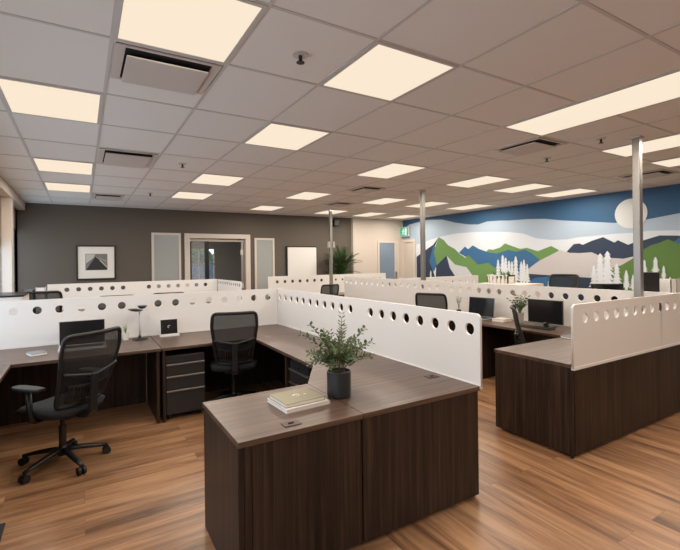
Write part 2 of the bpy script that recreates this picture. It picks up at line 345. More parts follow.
LAY = [
 ('deep', [(10.18, .12), (10.18, 2.74), (.3, 2.74), (.3, .12)]),
 ('band1', band1+[(.3, .12), (10.18, .12)]),
 ('band2', band2+[(.3, .12), (10.18, .12)]),
 ('navy', [(9.57, .6), (9.57, 1.63), (9.07, 1.87), (8.87, 1.96), (8.65, 2.16), (8.83, 1.87), (9.0, 1.48), (8.61, .6)]),
 ('blue', [(8.87, 1.92), (8.79, 1.89), (8.72, 1.41), (8.86, 1.2), (9.04, 1.48)]),
 ('green', [(7.11, 1.69), (6.96, 1.78), (6.85, 1.76), (6.64, 1.81), (6.51, 1.9), (6.11, 1.76), (5.94, 1.78), (5.68, 1.7), (5.37, 1.8), (5.2, 1.71), (5.51, 1.34), (6.65, 1.33)]),
 ('blue', [(7.93, 1.71), (7.72, 1.87), (7.61, 1.8), (7.46, 1.89), (7.26, 1.79), (6.96, 1.7), (6.73, 1.67), (6.42, 1.75), (6.22, 1.7), (5.99, 1.74), (5.81, 1.65), (5.62, 1.49), (5.51, 1.25), (5.87, .6), (6.79, .6), (7.39, 1.47)]),
 ('green', [(8.65, 2.16), (8.46, 2.07), (8.3, 1.92), (8.07, 1.82), (7.91, 1.69), (7.7, 1.58), (7.61, 1.65), (7.3, 1.41), (6.99, 1.45), (6.68, 1.26), (6.57, .5), (8.62, .5), (8.74, 1.39), (8.85, 1.76)]),
 ('navy', [(8.83, .5), (8.76, 1.37), (8.36, 1.65), (8.27, 1.46), (8.01, 1.05), (7.89, .5)]),
 ('facet', [(8.36, 1.65), (8.07, 1.41), (7.67, 1.34), (7.44, 1.09), (7.3, .5), (7.86, .5), (8.01, 1.04), (8.25, 1.32)]),
 ('navy', [(5.04, 1.67), (4.89, 1.82), (4.78, 1.83), (4.71, 1.8), (4.54, 1.87), (4.33, 1.93), (4.13, 1.82), (4.07, 1.86), (3.9, 1.77), (3.79, 1.81), (3.65, 1.84), (3.41, 1.91), (3.12, 1.89), (2.6, 1.8), (2.2, 1.5), (3.71, 1.4), (4.33, 1.46), (4.76, 1.58)]),
 ('blue', [(3.23, 1.77), (3.12, 1.87), (2.7, 2.0), (2.2, 1.8), (1.4, 1.9), (.3, 1.6), (.3, 1.2), (3.0, 1.6)]),
 ('stone', [(5.96, 1.29), (5.86, 1.35), (5.65, 1.49), (5.17, 1.71), (5.01, 1.65), (4.76, 1.64), (4.54, 1.65), (4.33, 1.55), (3.98, 1.52), (3.77, 1.57), (3.71, 1.23), (4.04, .92), (4.58, 1.12), (5.4, 1.15), (5.96, 1.18)]),
 ('green_r', [(4.43, 1.2), (4.3, 1.31), (4.02, 1.4), (3.8, 1.54), (3.65, 1.68), (3.54, 1.75), (3.43, 1.78), (3.29, 1.84), (3.12, 1.75), (2.6, 1.6), (1.8, 1.2), (.3, 1.0), (.3, .4), (4.43, .4)]),
 ('navy', [(5.95, 1.21), (5.4, 1.19), (4.58, 1.16), (4.3, 1.14), (4.3, .4), (5.97, .4)]),
 ('blue', [(5.9, 1.05), (5.72, 1.13), (5.4, 1.16), (5.07, 1.15), (4.91, 1.1), (4.97, .8), (5.63, .7)]),
 ('rock', [(3.32, .6), (3.3, 1.08), (3.22, 1.17), (3.12, 1.2), (2.9, 1.1), (2.6, .6)]),
 ('moon', circ(3.85, 2.325, .265, 40)),
]
for y, zt, zb in [(6.7, 1.54, .95), (6.57, 1.64, .96), (6.49, 1.58, .96), (6.4, 1.51, .96), (6.32, 1.49, .97), (6.22, 1.61, .97), (6.08, 1.49, .98), (6.01, 1.53, .98), (5.93, 1.43, .98), (5.43, 1.07, .9), (4.5, 1.4, .93), (4.38, 1.63, .93), (4.25, 1.67, .94), (4.09, 1.44, .95), (3.93, 1.32, .96), (3.82, 1.24, .96), (3.64, 1.5, 1.16), (3.47, 1.55, 1.17), (3.35, 1.4, 1.17), (3.26, 1.21, 1.14), (8.96, 1.25, .89), (9.19, 1.19, .88)]:
    LAY.append(('tree', tree_poly(y, zt, zb)))
mur = bpy.data.meshes.new('mural'); bm = bmesh.new(); keys = list(MM)
for k, (cn, pl) in enumerate(LAY):
    me = extruded([pl], 0)
    n0 = len(bm.faces); bm.from_mesh(me); bm.faces.ensure_lookup_table()
    vs_ = set()
    for fc in bm.faces[n0:]:
        fc.material_index = keys.index(cn)
        for v in fc.verts: vs_.add(v)
    for v in vs_: v.co = Vector((XR-.003-.0006*k, v.co.x, v.co.y))
    bpy.data.meshes.remove(me)
for fc in bm.faces:
    if fc.normal.x > 0: fc.normal_flip()
bm.to_mesh(mur); bm.free()
for k in keys: mur.materials.append(MM[k])
mo = bpy.data.objects.new('mural', mur); COL.objects.link(mo)
tag(mo, 'large painted mural of blue and green mountains, white pines and a pale moon', 'mural')

# ================================================================== CEILING FITTINGS
def light(x0, x1, y0, y1, label, group=None, z=CH):
    t = thing('ceiling_light', label, 'ceiling light', ((x0+x1)/2, (y0+y1)/2, z), 0, group)
    hx, hy = (x1-x0)/2-.014, (y1-y0)/2-.014
    f = MB().box((-hx-.01, -hy-.01, -.009), (-hx+.012, hy+.01, 0)).box((hx-.012, -hy-.01, -.009), (hx+.01, hy+.01, 0)).box((-hx+.012, -hy-.01, -.009), (hx-.012, -hy+.012, 0)).box((-hx+.012, hy-.012, -.009), (hx-.012, hy+.01, 0))
    f.build('frame', 'tee', t)
    MB().box((-hx+.01, -hy+.01, -.006), (hx-.01, hy-.01, -.001)).build('diffuser', 'glow', t)
    ld = bpy.data.lights.new('lamp', 'AREA'); ld.shape = 'RECTANGLE'; ld.size = 2*hx-.04; ld.size_y = 2*hy-.04
    ld.energy = LAMP_W*(4*hx*hy/.45); ld.color = (1, .905, .785)
    lo = bpy.data.objects.new('lamp', ld); COL.objects.link(lo); lo.parent = t; lo.location = (0, 0, -.012)
light(.15, .765, 1.88, 2.57, 'big square ceiling light panel at the top edge, in front of the nearest air vent')
light(-.48, .15, 3.44, 4.21, 'ceiling light panel touching the left edge, nearest of three in the column by the windows')
light(-.48, .15, 5.87, 6.68, 'middle one of the three ceiling light panels in the column by the windows')
light(-.48, .15, 7.54, 8.36, 'farthest of the three ceiling light panels by the windows, close to the taupe wall')
light(1.39, 2.02, 1.88, 2.57, 'square ceiling light panel just right of the nearest sprinkler, top middle')
light(1.39, 2.02, 3.44, 4.21, 'square ceiling light panel second from the camera in the top middle column')
light(1.39, 2.02, 5.87, 6.68, 'third light panel of the column that starts right of the nearest sprinkler')
light(1.39, 2.02, 7.54, 8.36, 'farthest light panel of the column beside the sprinkler, near the wall above the left sidelight')
light(3.28, 3.87, 1.12, 2.57, 'very long ceiling light strip running out of the right edge, nearest of the strips')
light(3.28, 3.87, 4.15, 5.04, 'skewed ceiling light panel in the picture centre, left of the middle pole')
light(3.28, 3.87, 6.6, 7.5, 'ceiling light panel above the whiteboard, left of the farthest pole top')
light(3.28, 3.87, 8.66, 9.5, 'small distant ceiling light panel above the right sidelight of the doorway')
light(4.98, 5.58, 1.5, 2.62, 'ceiling light strip crossing behind the nearest steel pole')
light(4.98, 5.58, 4.15, 5.04, 'long ceiling light panel just right of the middle steel pole')
light(4.98, 5.58, 6.55, 7.45, 'ceiling light panel beside the middle square vent, left of the middle pole top')
light(4.98, 5.58, 8.7, 9.6, 'distant ceiling light panel right behind the top of the farthest pole')
light(6.17, 6.75, 1.5, 2.64, 'short stub of ceiling light at the right edge, behind the strip at the nearest pole')
light(6.17, 6.75, 4.21, 5.08, 'second long light panel right of the middle pole, nearer the mural')
light(6.17, 6.75, 6.55, 7.5, 'light panel touching the middle pole just below its top')
light(6.17, 6.75, 8.73, 9.7, 'distant ceiling light panel near the inner corner of the cream wall')
light(7.35, 7.98, 4.15, 5.08, 'ceiling light panel closest to the mural, left of the painted moon')
light(7.35, 7.98, 6.42, 7.4, 'ceiling light panel closest to the mural, above the left green mountain')
light(7.35, 7.98, 8.82, 9.7, 'thin distant light panel above the exit sign')
for x in (.15, 1.39, 3.28, 4.98): light(x, x+.61, -1.4, -.6, 'added unseen ceiling light panel behind the camera', 'added ceiling lights behind the camera')  # unseen panels, added to light the foreground

light(2.4, 3.0, 11.4, 12.2, 'added ceiling light panel to brighten the meeting room, unseen above the doorway', z=2.6)  # lamp added because the room beyond the door came out too black
def vent(x0, x1, y0, y1, label):
    t = thing('air_vent', label, 'air vent', ((x0+x1)/2, (y0+y1)/2, CH)); a, b = (x1-x0)/2, (y1-y0)/2
    MB().box((-a, -b, -.004), (a, b, -.001)).build('backing', 'dark', t)
    f = MB().box((-a, -b, -.012), (-a+.05, b, -.002)).box((a-.05, -b, -.012), (a, b, -.002)).box((-a+.05, b-.03, -.012), (a-.05, b, -.002)).box((-a+.05, -b, -.012), (a-.05, -b+.02, -.002))
    f.build('frame', 'ventw', t)
    MB().box((-a+.06, -b+.08, -.034), (a-.06, b-.02, -.024)).build('plate', 'ventw', t, bevel=.003)
    MB().box((-.02, -.02, -.024), (.02, .02, -.003)).build('stem', 'dark', t)
vent(.17, .745, 2.6, 3.1, 'large ceiling air vent directly behind the big light panel at top left')
vent(.17, .74, 5.08, 5.8, 'ceiling air vent second from the camera in the left column of vents')
vent(.17, .66, 8.44, 9.05, 'flat farthest ceiling air vent above the framed picture')
vent(3.9, 4.35, 5.7, 6.2, 'small square ceiling vent left of the middle pole, between light panels')
vent(3.87, 4.36, 2.6, 3.14, 'square ceiling vent with pale plate behind the longest light strip')
vent(6.82, 7.3, 2.72, 3.3, 'ceiling vent behind the nearest steel pole, close to the mural')
vent(4.45, 4.9, 7.5, 8.0, 'narrow ceiling vent at the top of the farthest pole')
def sprinkler(x, y, label):
    t = thing('sprinkler', label, 'sprinkler', (x, y, CH))
    MB().lathe([(.045, -.008), (.045, 0)]).build('escutcheon', 'alu', t, smooth=False)
    MB().cyl((0, 0, -.045), (0, 0, -.006), .011).cyl((0, 0, -.05), (0, 0, -.046), .024).build('head', 'blackm', t)
sprinkler(1.1, 2.24, 'ceiling sprinkler nearest the camera between two square light panels')
sprinkler(1.06, 5.43, 'ceiling sprinkler right of the second left vent')
sprinkler(4.78, 3.1, 'ceiling sprinkler right behind the square vent with pale plate')
sprinkler(4.5, 2.33, 'ceiling sprinkler just left of the nearest steel pole')
sprinkler(1.02, 7.98, 'tiny far ceiling sprinkler left of the distant panels')

# steel power poles
def pole(x, y, z0, label, fit=False):
    t = thing('power_pole', label, 'pole', (x, y, z0))
    MB().box((-.033, -.033, 0), (.033, .033, CH-z0)).build('shaft', 'steel', t, bevel=.006)
    MB().box((-.042, -.042, 0), (.042, .042, .02)).build('foot', 'alu', t)
    MB().box((-.045, -.045, CH-z0-.02), (.045, .045, CH-z0)).build('ceiling_collar', 'alu', t)
    if fit: [MB().box((x_, -.05, 1.86), (x_+.05, 0, 2.0)).build('socket_box', 'alu', t) for x_ in (-.085, .035)]
pole(4.76, 2.12, .725, 'steel power pole at the right, in front of the moon of the mural')
pole(5.06, 5.6, 0, 'middle steel power pole in front of the left mountain of the mural')
pole(5.06, 8.8, 0, 'farthest steel power pole beside the palm and the whiteboard', True)

# ================================================================== DESKS AND SCREENS
DT = .725; TH = .028
def slab(t, poly, m, name='worktop'): return MB().prism(poly, DT-TH, DT).build(name, m, t, bevel=.002)
def rect(x0, x1, y0, y1): return [(x0, y0), (x1, y0), (x1, y1), (x0, y1)]
def board(t, name, a, b, m='woodz_shaded'): return MB().box(a, b).build(name, m, t, bevel=.0015)
def grommet(t, x, y):
    gq = MB().box((x-.045, y-.03, DT-.001), (x+.045, y+.03, DT+.004)).build('power_grommet', 'edge', t, bevel=.001)
    MB().box((x-.014, y-.006, DT+.003), (x+.014, y+.008, DT+.007)).build('slot', 'dark', gq)
# front right workstation of the near pod
t = thing('workstation_desk', 'dark walnut U-shaped workstation desk in the foreground, with plant and books on it', 'desk')
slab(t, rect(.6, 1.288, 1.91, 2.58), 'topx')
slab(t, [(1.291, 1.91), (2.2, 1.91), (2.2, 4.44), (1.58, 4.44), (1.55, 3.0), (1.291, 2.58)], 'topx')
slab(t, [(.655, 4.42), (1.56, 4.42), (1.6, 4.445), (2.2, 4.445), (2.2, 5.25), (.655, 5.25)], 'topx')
UZ = DT-TH
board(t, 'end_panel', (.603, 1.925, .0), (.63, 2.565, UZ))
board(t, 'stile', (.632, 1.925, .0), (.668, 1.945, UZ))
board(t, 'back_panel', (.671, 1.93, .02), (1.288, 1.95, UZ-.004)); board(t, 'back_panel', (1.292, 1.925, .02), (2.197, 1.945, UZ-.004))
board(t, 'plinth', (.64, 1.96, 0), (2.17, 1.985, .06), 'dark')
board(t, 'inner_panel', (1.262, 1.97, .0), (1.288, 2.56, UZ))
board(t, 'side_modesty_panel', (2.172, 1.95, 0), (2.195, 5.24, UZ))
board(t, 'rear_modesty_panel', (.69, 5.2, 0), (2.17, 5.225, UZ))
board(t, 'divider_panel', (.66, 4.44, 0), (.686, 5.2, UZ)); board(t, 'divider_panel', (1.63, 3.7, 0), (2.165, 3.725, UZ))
grommet(t, .9, 1.99); grommet(t, 2.1, 2.25)
# left workstation of the near pod
t = thing('workstation_desk', 'dark walnut corner desk at the left, holding the open laptop and the slim lamp', 'desk')
slab(t, rect(-.95, .648, 4.42, 5.25), 'topx'); slab(t, rect(-.95, -.51, 3.0, 4.415), 'topy')
board(t, 'divider_panel', (.607, 4.44, 0), (.633, 5.2, UZ)); board(t, 'rear_modesty_panel', (-.93, 5.2, 0), (.606, 5.225, UZ))
board(t, 'end_panel', (-.93, 3.02, 0), (-.53, 3.046, UZ)); board(t, 'side_modesty_panel', (-.95, 3.05, 0), (-.925, 5.2, UZ))
grommet(t, .58, 5.2)

def pedestal(label, loc, rz, w=.4, d=.55, h=.63):
    """front faces local -Y"""
    t = thing('drawer_pedestal', label, 'drawer unit', loc, rz)
    MB().box((0, .012, .05), (w, d, h)).build('body', 'ped', t, bevel=.003)
    zs = [(.06, .295), (.3, .435), (.44, .555)]
    MB().box((.004, 0, .56), (w-.004, .012, h-.004)).build('lock_strip', 'ped', t, bevel=.002)
    for z0, z1 in zs:
        dr = MB().box((.004, -.006, z0), (w-.004, .012, z1)).build('drawer', 'ped', t, bevel=.003)
        MB().box((.006, -.02, z1-.016), (w-.006, .002, z1-.001)).build('handle', 'steel', dr, bevel=.003, label='brushed steel edge handle')
    MB().cyl((w*.5, .002, .59), (w*.5, -.006, .59), .009).build('lock', 'chrome', t)
    for x in (.04, w-.04):
        for y in (.06, d-.06): MB().cyl((x-.012, y, .026), (x+.012, y, .026), .026).build('caster', 'rubber', t)
pedestal('black steel drawer pedestal under the back worktop, left of the facing mesh chair', (.69+.0, 4.46, 0), 0, .375)
pedestal('black steel drawer pedestal tucked under the side worktop behind the potted plant', (1.66, 3.68, 0), -PI/2, .4, .5)

HOLE_R = .0405
def screen(label, a, b, holes, z0=.735, z1=1.19, zc=1.085, r=HOLE_R, cl=0, cr=0, group='perforated desk screens', th=.018, m='white'):
    a = Vector(a); b = Vector(b); L = (b-a).length; ang = math.atan2(b.y-a.y, b.x-a.x)
    t = thing('desk_screen', label, 'desk screen', (a.x, a.y, z0), ang, group)
    H = z1-z0; zc -= z0; e = .0015
    o = [(e, 0), (L-e, 0)]
    if cr: o += [(L-e-cr+cr*math.cos(q), H-cr+cr*math.sin(q)) for q in [PI/2*k/6 for k in range(7)]]
    else: o += [(L-e, H)]
    if cl: o += [(e+cl+cl*math.cos(q), H-cl+cl*math.sin(q)) for q in [PI/2+PI/2*k/6 for k in range(7)]]
    else: o += [(e, H)]
    me = extruded([o]+[circ(x, zc, r) for x in holes], th-.003, .0015)
    from_mesh('panel', me, m, t, UPR)
    MB().box((e, -th/2-.004, -.012), (L-e, th/2+.004, .012)).build('bottom_rail', m, t, bevel=.002)
    return t
def hl(x0, step, n, off=0): return [x0-off+step*k for k in range(n)]
# near pod: long back run (y=5.27) and aisle run (x=2.21)
screen('white perforated screen behind the open laptop and slim lamp', (-.95, 5.265), (.642, 5.265), [.372+.19*k for k in range(-2, 6) if .372+.19*k > .08])
screen('white perforated screen behind the mesh chair and square dark tablet', (.642, 5.265), (2.2, 5.265), [.1+.19*k for k in range(8)])
screen('white perforated aisle screen standing behind the potted plant, far half', (2.21, 5.27), (2.21, 3.3), [.1+.17*k for k in range(11)], group='perforated aisle screens')
screen('white perforated aisle screen with rounded end at the walnut desk corner, near half', (2.21, 3.3), (2.21, 1.905), [.165+.163*k for k in range(8)], cr=.035, group='perforated aisle screens', z0=.72)
# right pod
t = thing('workstation_desk', 'dark walnut desk at the right with black monitor and a closed grey notebook', 'desk')
slab(t, rect(3.22, 4.36, 1.92, 2.63), 'topx'); slab(t, [(4.362, 1.92), (4.985, 1.92), (4.985, 3.82), (4.362, 3.82)], 'topy')
board(t, 'end_panel', (3.222, 1.925, .02), (3.25, 2.62, UZ)); board(t, 'stile', (3.222, 1.905, 0), (3.25, 1.922, UZ))
board(t, 'back_panel', (3.252, 1.9, .02), (4.618, 1.92, UZ)); board(t, 'rear_modesty_panel', (4.955, 1.95, .05), (4.98, 3.8, UZ))
board(t, 'plinth', (3.26, 1.95, 0), (4.95, 1.975, .05), 'dark'); board(t, 'plinth', (3.262, 1.98, 0), (3.285, 2.59, .05), 'dark')
board(t, 'divider_panel', (4.4, 3.78, 0), (4.95, 3.806, UZ))
t = thing('workstation_desk', 'dark walnut desk beyond the right one, holding the far black laptop', 'desk')
slab(t, rect(4.362, 4.985, 3.825, 5.6), 'topy'); board(t, 'divider_panel', (4.4, 5.56, 0), (4.95, 5.586, UZ)); board(t, 'rear_modesty_panel', (4.955, 3.84, .05), (4.98, 5.56, UZ))
board(t, 'divider_panel', (4.4, 3.83, 0), (4.95, 3.856, UZ))
t = thing('workstation_desk', 'dark walnut desk at the far end of the row behind the middle mesh chair', 'desk')
slab(t, rect(4.362, 4.985, 5.605, 8.1), 'topy'); board(t, 'end_panel', (4.4, 8.06, 0), (4.95, 8.086, UZ)); board(t, 'rear_modesty_panel', (4.955, 5.63, .05), (4.98, 8.05, UZ)); board(t, 'divider_panel', (4.4, 5.62, 0), (4.95, 5.646, UZ))
t = thing('workstation_desk', 'dark walnut desk with plain back panel cut by the right edge', 'desk')
slab(t, rect(5.03, 6.4, 1.92, 2.6), 'topx'); slab(t, rect(5.03, 5.8, 2.602, 3.4), 'topy'); board(t, 'divider_panel', (5.06, 3.36, 0), (5.78, 3.386, UZ))
board(t, 'back_panel', (4.622, 1.9, .02), (6.38, 1.918, UZ)); board(t, 'end_panel', (6.37, 1.93, 0), (6.395, 2.58, UZ)); board(t, 'end_panel', (5.035, 1.96, 0), (5.06, 2.58, UZ))
screen('white perforated screen with rounded near end above the right walnut cabinet', (3.2, 1.885), (4.63, 1.885), [.167+.155*k for k in range(9)], z0=.7, cl=.035, zc=1.08, group='perforated front screens')
screen('white perforated screen running out of the right edge', (4.63, 1.885), (6.4, 1.885), [.125+.155*k for k in range(11)], z0=.7, zc=1.08, group='perforated front screens')
screen('white perforated screen behind the black monitor in the right pod', (5.0, 3.86), (5.0, 1.93), [.1+.185*k for k in range(10)], group='perforated row screens')
screen('white perforated screen behind the far laptop and small vase', (5.0, 4.98), (5.0, 3.86), [.113+.178*k for k in range(6)], group='perforated row screens')
screen('white perforated screen behind the middle mesh chair, under the middle pole', (5.0, 7.5), (5.0, 4.98), [.1+.185*k for k in range(13)], group='perforated row screens')
screen('last white perforated screen of the right row, farthest from the camera', (5.0, 8.1), (5.0, 7.5), [.1+.18*k for k in range(3)], group='perforated row screens')
# far left pod
def simple_desk(label, x0, x1, y0, y1, back='y'):
    t = thing('workstation_desk', label, 'desk')
    slab(t, rect(x0, x1, y0, y1), 'topx' if back == 'y' else 'topy')
    if back == 'y':
        board(t, 'end_panel', (x0, y0+.02, 0), (x0+.026, y1-.03, UZ)); board(t, 'end_panel', (x1-.026, y0+.02, 0), (x1, y1-.03, UZ)); board(t, 'modesty_panel', (x0+.03, y1-.028, .05), (x1-.03, y1-.004, UZ))
    else:
        board(t, 'end_panel', (x0+.02, y0, 0), (x1-.03, y0+.026, UZ)); board(t, 'end_panel', (x0+.02, y1-.026, 0), (x1-.03, y1, UZ)); board(t, 'modesty_panel', (x1-.028, y0+.03, .05), (x1-.004, y1-.03, UZ))
simple_desk('dark walnut desk along the far left screen below the framed picture', -.95, 2.4, 8.42, 9.065)
screen('white perforated screen below the framed picture, far left run', (-.52, 9.08), (.98, 9.08), [.288+.18*k for k in range(6)], group='perforated far screens')
screen('white perforated screen below the left sidelight, far left run', (.98, 9.08), (2.44, 9.08), [.138+.18*k for k in range(7)], group='perforated far screens')
simple_desk('dark walnut desk behind the short white screen in front of the doorway', 1.83, 2.435, 7.5, 8.4, 'x')
screen('short bright screen with close slots in front of the doorway', (2.45, 9.06), (2.45, 7.5), [.09+.125*k for k in range(12)], r=.035, zc=1.12, group='perforated far screens', th=.007)
simple_desk('dark walnut desk along the far screen under the whiteboard', 3.75, 7.2, 8.88, 9.485)
screen('cream perforated screen under the whiteboard', (3.75, 9.5), (5.4, 9.5), [.23+.2*k for k in range(7)], zc=1.06, group='perforated far screens')
screen('cream perforated screen in front of the potted palm', (5.4, 9.5), (7.2, 9.5), [.2+.2*k for k in range(8)], zc=1.06, group='perforated far screens', r=.03)
simple_desk('dark walnut desk behind the middle pole, before the mural', 5.06, 7.25, 5.72, 6.3)
screen('cream perforated screen behind the middle pole, before the green mountain', (5.1, 6.315), (7.25, 6.315), [.2+.2*k for k in range(10)], z1=1.2, group='perforated far screens', r=.03)

# ================================================================== CHAIRS
def make_chair(label, arms=True, wf=1.0):
    """faces local +Y, root at the floor under the seat"""
    t = thing('office_chair', label, 'office chair', group='black mesh office chairs')
    b = MB().cyl((0, 0, .075), (0, 0, .15), .034, .028)
    for k in range(5):
        a = PI/2+2*PI*k/5+.33; d = Vector((math.cos(a), math.sin(a), 0))
        b.tube([d*.02+Vector((0, 0, .115)), d*.12+Vector((0, 0, .105)), d*.24+Vector((0, 0, .083)), d*.305+Vector((0, 0, .07))], [.026, .024, .019, .015], n=10, flat=.75)
    b.build('star_base', 'black', t, smooth=True)
    for k in range(5):
        a = PI/2+2*PI*k/5+.33; d = Vector((math.cos(a), math.sin(a), 0)); p = d*.3; q = Vector((-d.y, d.x, 0))
        cm = MB().cyl(p+q*.008+Vector((0, 0, .029)), p+q*.026+Vector((0, 0, .029)), .029, n=18).cyl(p-q*.026+Vector((0, 0, .029)), p-q*.008+Vector((0, 0, .029)), .029, n=18)
        cm.cyl(p+Vector((0, 0, .03)), p+Vector((0, 0, .075)), .009)
        cm.build('caster', 'rubber', t)
    MB().cyl((0, 0, .14), (0, 0, .3), .026).cyl((0, 0, .28), (0, 0, .41), .016).build('gas_lift', 'blackm', t, smooth=False)
    MB().box((-.09, -.16, .385), (.09, .12, .425)).box((.09, .02, .4), (.2, .035, .41)).build('tilt_mechanism', 'black', t, bevel=.008)
    # seat cushion
    sm = MB(); nx, ny = 12, 12; V = {}
    for i in range(nx+1):
        for j in range(ny+1):
            u, v = i/nx*2-1, j/ny*2-1
            k = (abs(u)**5+abs(v)**5)**.2 if (u or v) else 1
            mx_ = max(abs(u), abs(v)); f = (mx_/k) if k else 1
            x, y = u*f*.245, v*f*.24+.01
            ed = max(abs(u), abs(v)); dz = -.028*max(0, (ed-.75)/.25)**2
            fr = -.035*max(0, (v-.45)/.55)**2+.012*u*u
            V[i, j, 1] = sm.bm.verts.new((x, y, .492+dz+fr)); V[i, j, 0] = sm.bm.verts.new((x*.94, y*.94, .425+fr*.4))
    for i in range(nx):
        for j in range(ny):
            sm.bm.faces.new([V[i, j, 1], V[i+1, j, 1], V[i+1, j+1, 1], V[i, j+1, 1]]); sm.bm.faces.new([V[i, j, 0], V[i, j+1, 0], V[i+1, j+1, 0], V[i+1, j, 0]])
    ring = [(i, 0) for i in range(nx)]+[(nx, j) for j in range(ny)]+[(i, ny) for i in range(nx, 0, -1)]+[(0, j) for j in range(ny, 0, -1)]
    for (a, b_), (c_, d_) in zip(ring, ring[1:]+ring[:1]): sm.bm.faces.new([V[a, b_, 0], V[c_, d_, 0], V[c_, d_, 1], V[a, b_, 1]])
    sm.build('seat', 'fabric', t, smooth=True)
    # back: frame ring, mesh, lumbar yoke, slotted shell, spine
    def bp(u, v):
        wv = wf*(.185+.052*min(1, v/.75)-.008*max(0, (v-.75)/.25))
        return Vector((u*wv, -.213-.16*v+.045*u*u-.025*math.sin(v*PI), .5+.535*v))
    ring = []
    for k in range(128):
        a = 2*PI*k/128; cx_, sy_ = math.cos(a), math.sin(a); p = 13
        f = 1/(abs(cx_)**p+abs(sy_)**p)**(1/p); ring.append(bp(cx_*f, .5+.5*sy_*f))
    MB().tube(ring, .0165, closed=True, n=10, flat=.75, ref=(0, 1, .1)).build('back_frame', 'black', t, smooth=True)
    mm = MB(); G = 14; V = {}
    for i in range(G+1):
        for j in range(G+1):
            u, v = i/G*2-1, j/G*2-1; k = (abs(u)**13+abs(v)**13)**(1/13) or 1; f = max(abs(u), abs(v))/k
            V[i, j] = mm.bm.verts.new(bp(u*f*.97, .5+.5*v*f*.97)+Vector((0, .004, 0)))
    for i in range(G):
        for j in range(G): mm.bm.faces.new([V[i, j], V[i+1, j], V[i+1, j+1], V[i, j+1]])
    mm.build('back_mesh', 'mesh', t, smooth=True)
    MB().tube([bp(u, .50-.09*(1-abs(u))**.8)+Vector((0, -.02, 0)) for u in [-.97+1.94*k/14 for k in range(15)]], .012, n=8).build('lumbar_yoke', 'black', t, smooth=True)
    sh = MB()
    for v0, v1 in ((.3, .335), (.085, .13)):
        for k in range(12):
            u0, u1 = -.8+1.6*k/12, -.8+1.6*(k+1)/12
            dz = -.03*(1-abs((u0+u1)/2))
            a, b_, c_, d_ = bp(u0, v0), bp(u1, v0), bp(u1, v1), bp(u0, v1); off = Vector((0, -.012, dz)); o2 = Vector((0, -.022, dz))
            vs8 = [sh.bm.verts.new(q) for q in (a+off, b_+off, c_+off, d_+off, a+o2, b_+o2, c_+o2, d_+o2)]
            for q in ((0, 1, 2, 3), (7, 6, 5, 4), (0, 4, 5, 1), (1, 5, 6, 2), (2, 6, 7, 3), (3, 7, 4, 0)): sh.bm.faces.new([vs8[x] for x in q])
    for k in range(13):
        u = -.74+1.48*k/12
        if abs(u) < .12: continue
        a, b_ = bp(u, .1)+Vector((0, -.017, -.02)), bp(u, .32)+Vector((0, -.017, -.02)); sh.tube([a, b_], .0055, n=6)
    sh.build('lumbar_shell', 'black', t)
    sp = MB(); P = [(-.17, .405), (-.255, .41), (-.3, .46), (-.305, .6), (-.318, .7), (-.325, .74)]; W = [.045, .04, .036, .034, .034, .03]
    prev = None
    for (y, z), wd in zip(P, W):
        row = [sp.bm.verts.new((-wd, y, z)), sp.bm.verts.new((wd, y, z)), sp.bm.verts.new((wd*.8, y-.022, z-.012)), sp.bm.verts.new((-wd*.8, y-.022, z-.012))]
        if prev:
            for k in range(4): sp.bm.faces.new((prev[k], prev[(k+1) % 4], row[(k+1) % 4], row[k]))
        else: sp.bm.faces.new(row)
        prev = row
    sp.bm.faces.new(prev[::-1]); sp.build('spine', 'black', t, bevel=.004)
    if arms:
        for sx in (-1, 1):
            ar = MB().tube([(sx*.1, -.03, .41), (sx*.235, -.03, .412), (sx*.265, -.03, .43), (sx*.272, -.025, .5), (sx*.272, -.015, .64)], [.02, .022, .024, .024, .02], n=10, flat=.7).build('armrest', 'black', t, smooth=True)
            pb = MB().prism([(sx*.272+x, y) for x, y in ((-.035, -.14), (.035, -.14), (.045, -.05), (.045, .07), (.028, .12), (-.028, .12), (-.045, .07), (-.045, -.05))], .645, .672)
            pb.build('arm_pad', 'rubber', ar, bevel=.01, seg=3)
    return t
def put(o, x, y, head, label, sc=1):
    o.location = (x, y, 0); o.rotation_euler = (0, 0, math.radians(head-90)); o['label'] = label; o.scale = (sc,)*3; return o
ch_a = put(make_chair('', True, 1.07), -.14, 3.96, 131, 'black mesh office chair with armrests turned sideways at the left desk', 1.0)
ch_b = put(make_chair('', False, .94), 1.392, 4.56, 76, 'black mesh office chair seen from behind, at the desk beside the drawer pedestal')
put(copy_tree(ch_b), 4.33, 2.83, -52, 'black mesh chair seen edge-on in front of the black monitor', .97)
put(copy_tree(ch_b), 4.5, 4.62, 22, 'black mesh chair back rising over the aisle screen, left of the small vase', 1.03)
put(copy_tree(ch_b), 4.49, 8.22, 95, 'black mesh chair back under the whiteboard, left of the farthest pole')
put(copy_tree(ch_b), -.5, 7.62, 90, 'black chair back at the far left below the wall edge, left of the framed picture', 1.12)
put(copy_tree(ch_b), .42, 7.1, 90, 'black chair top just peeking over the screen above the open laptop', 1.05)
put(copy_tree(ch_b), 1.12, 7.2, 90, 'black chair top just peeking over the screen above the square tablet', 1.05)
put(copy_tree(ch_b), 7.5, 4.72, 190, 'large black chair back in front of the painted lake', 1.18)

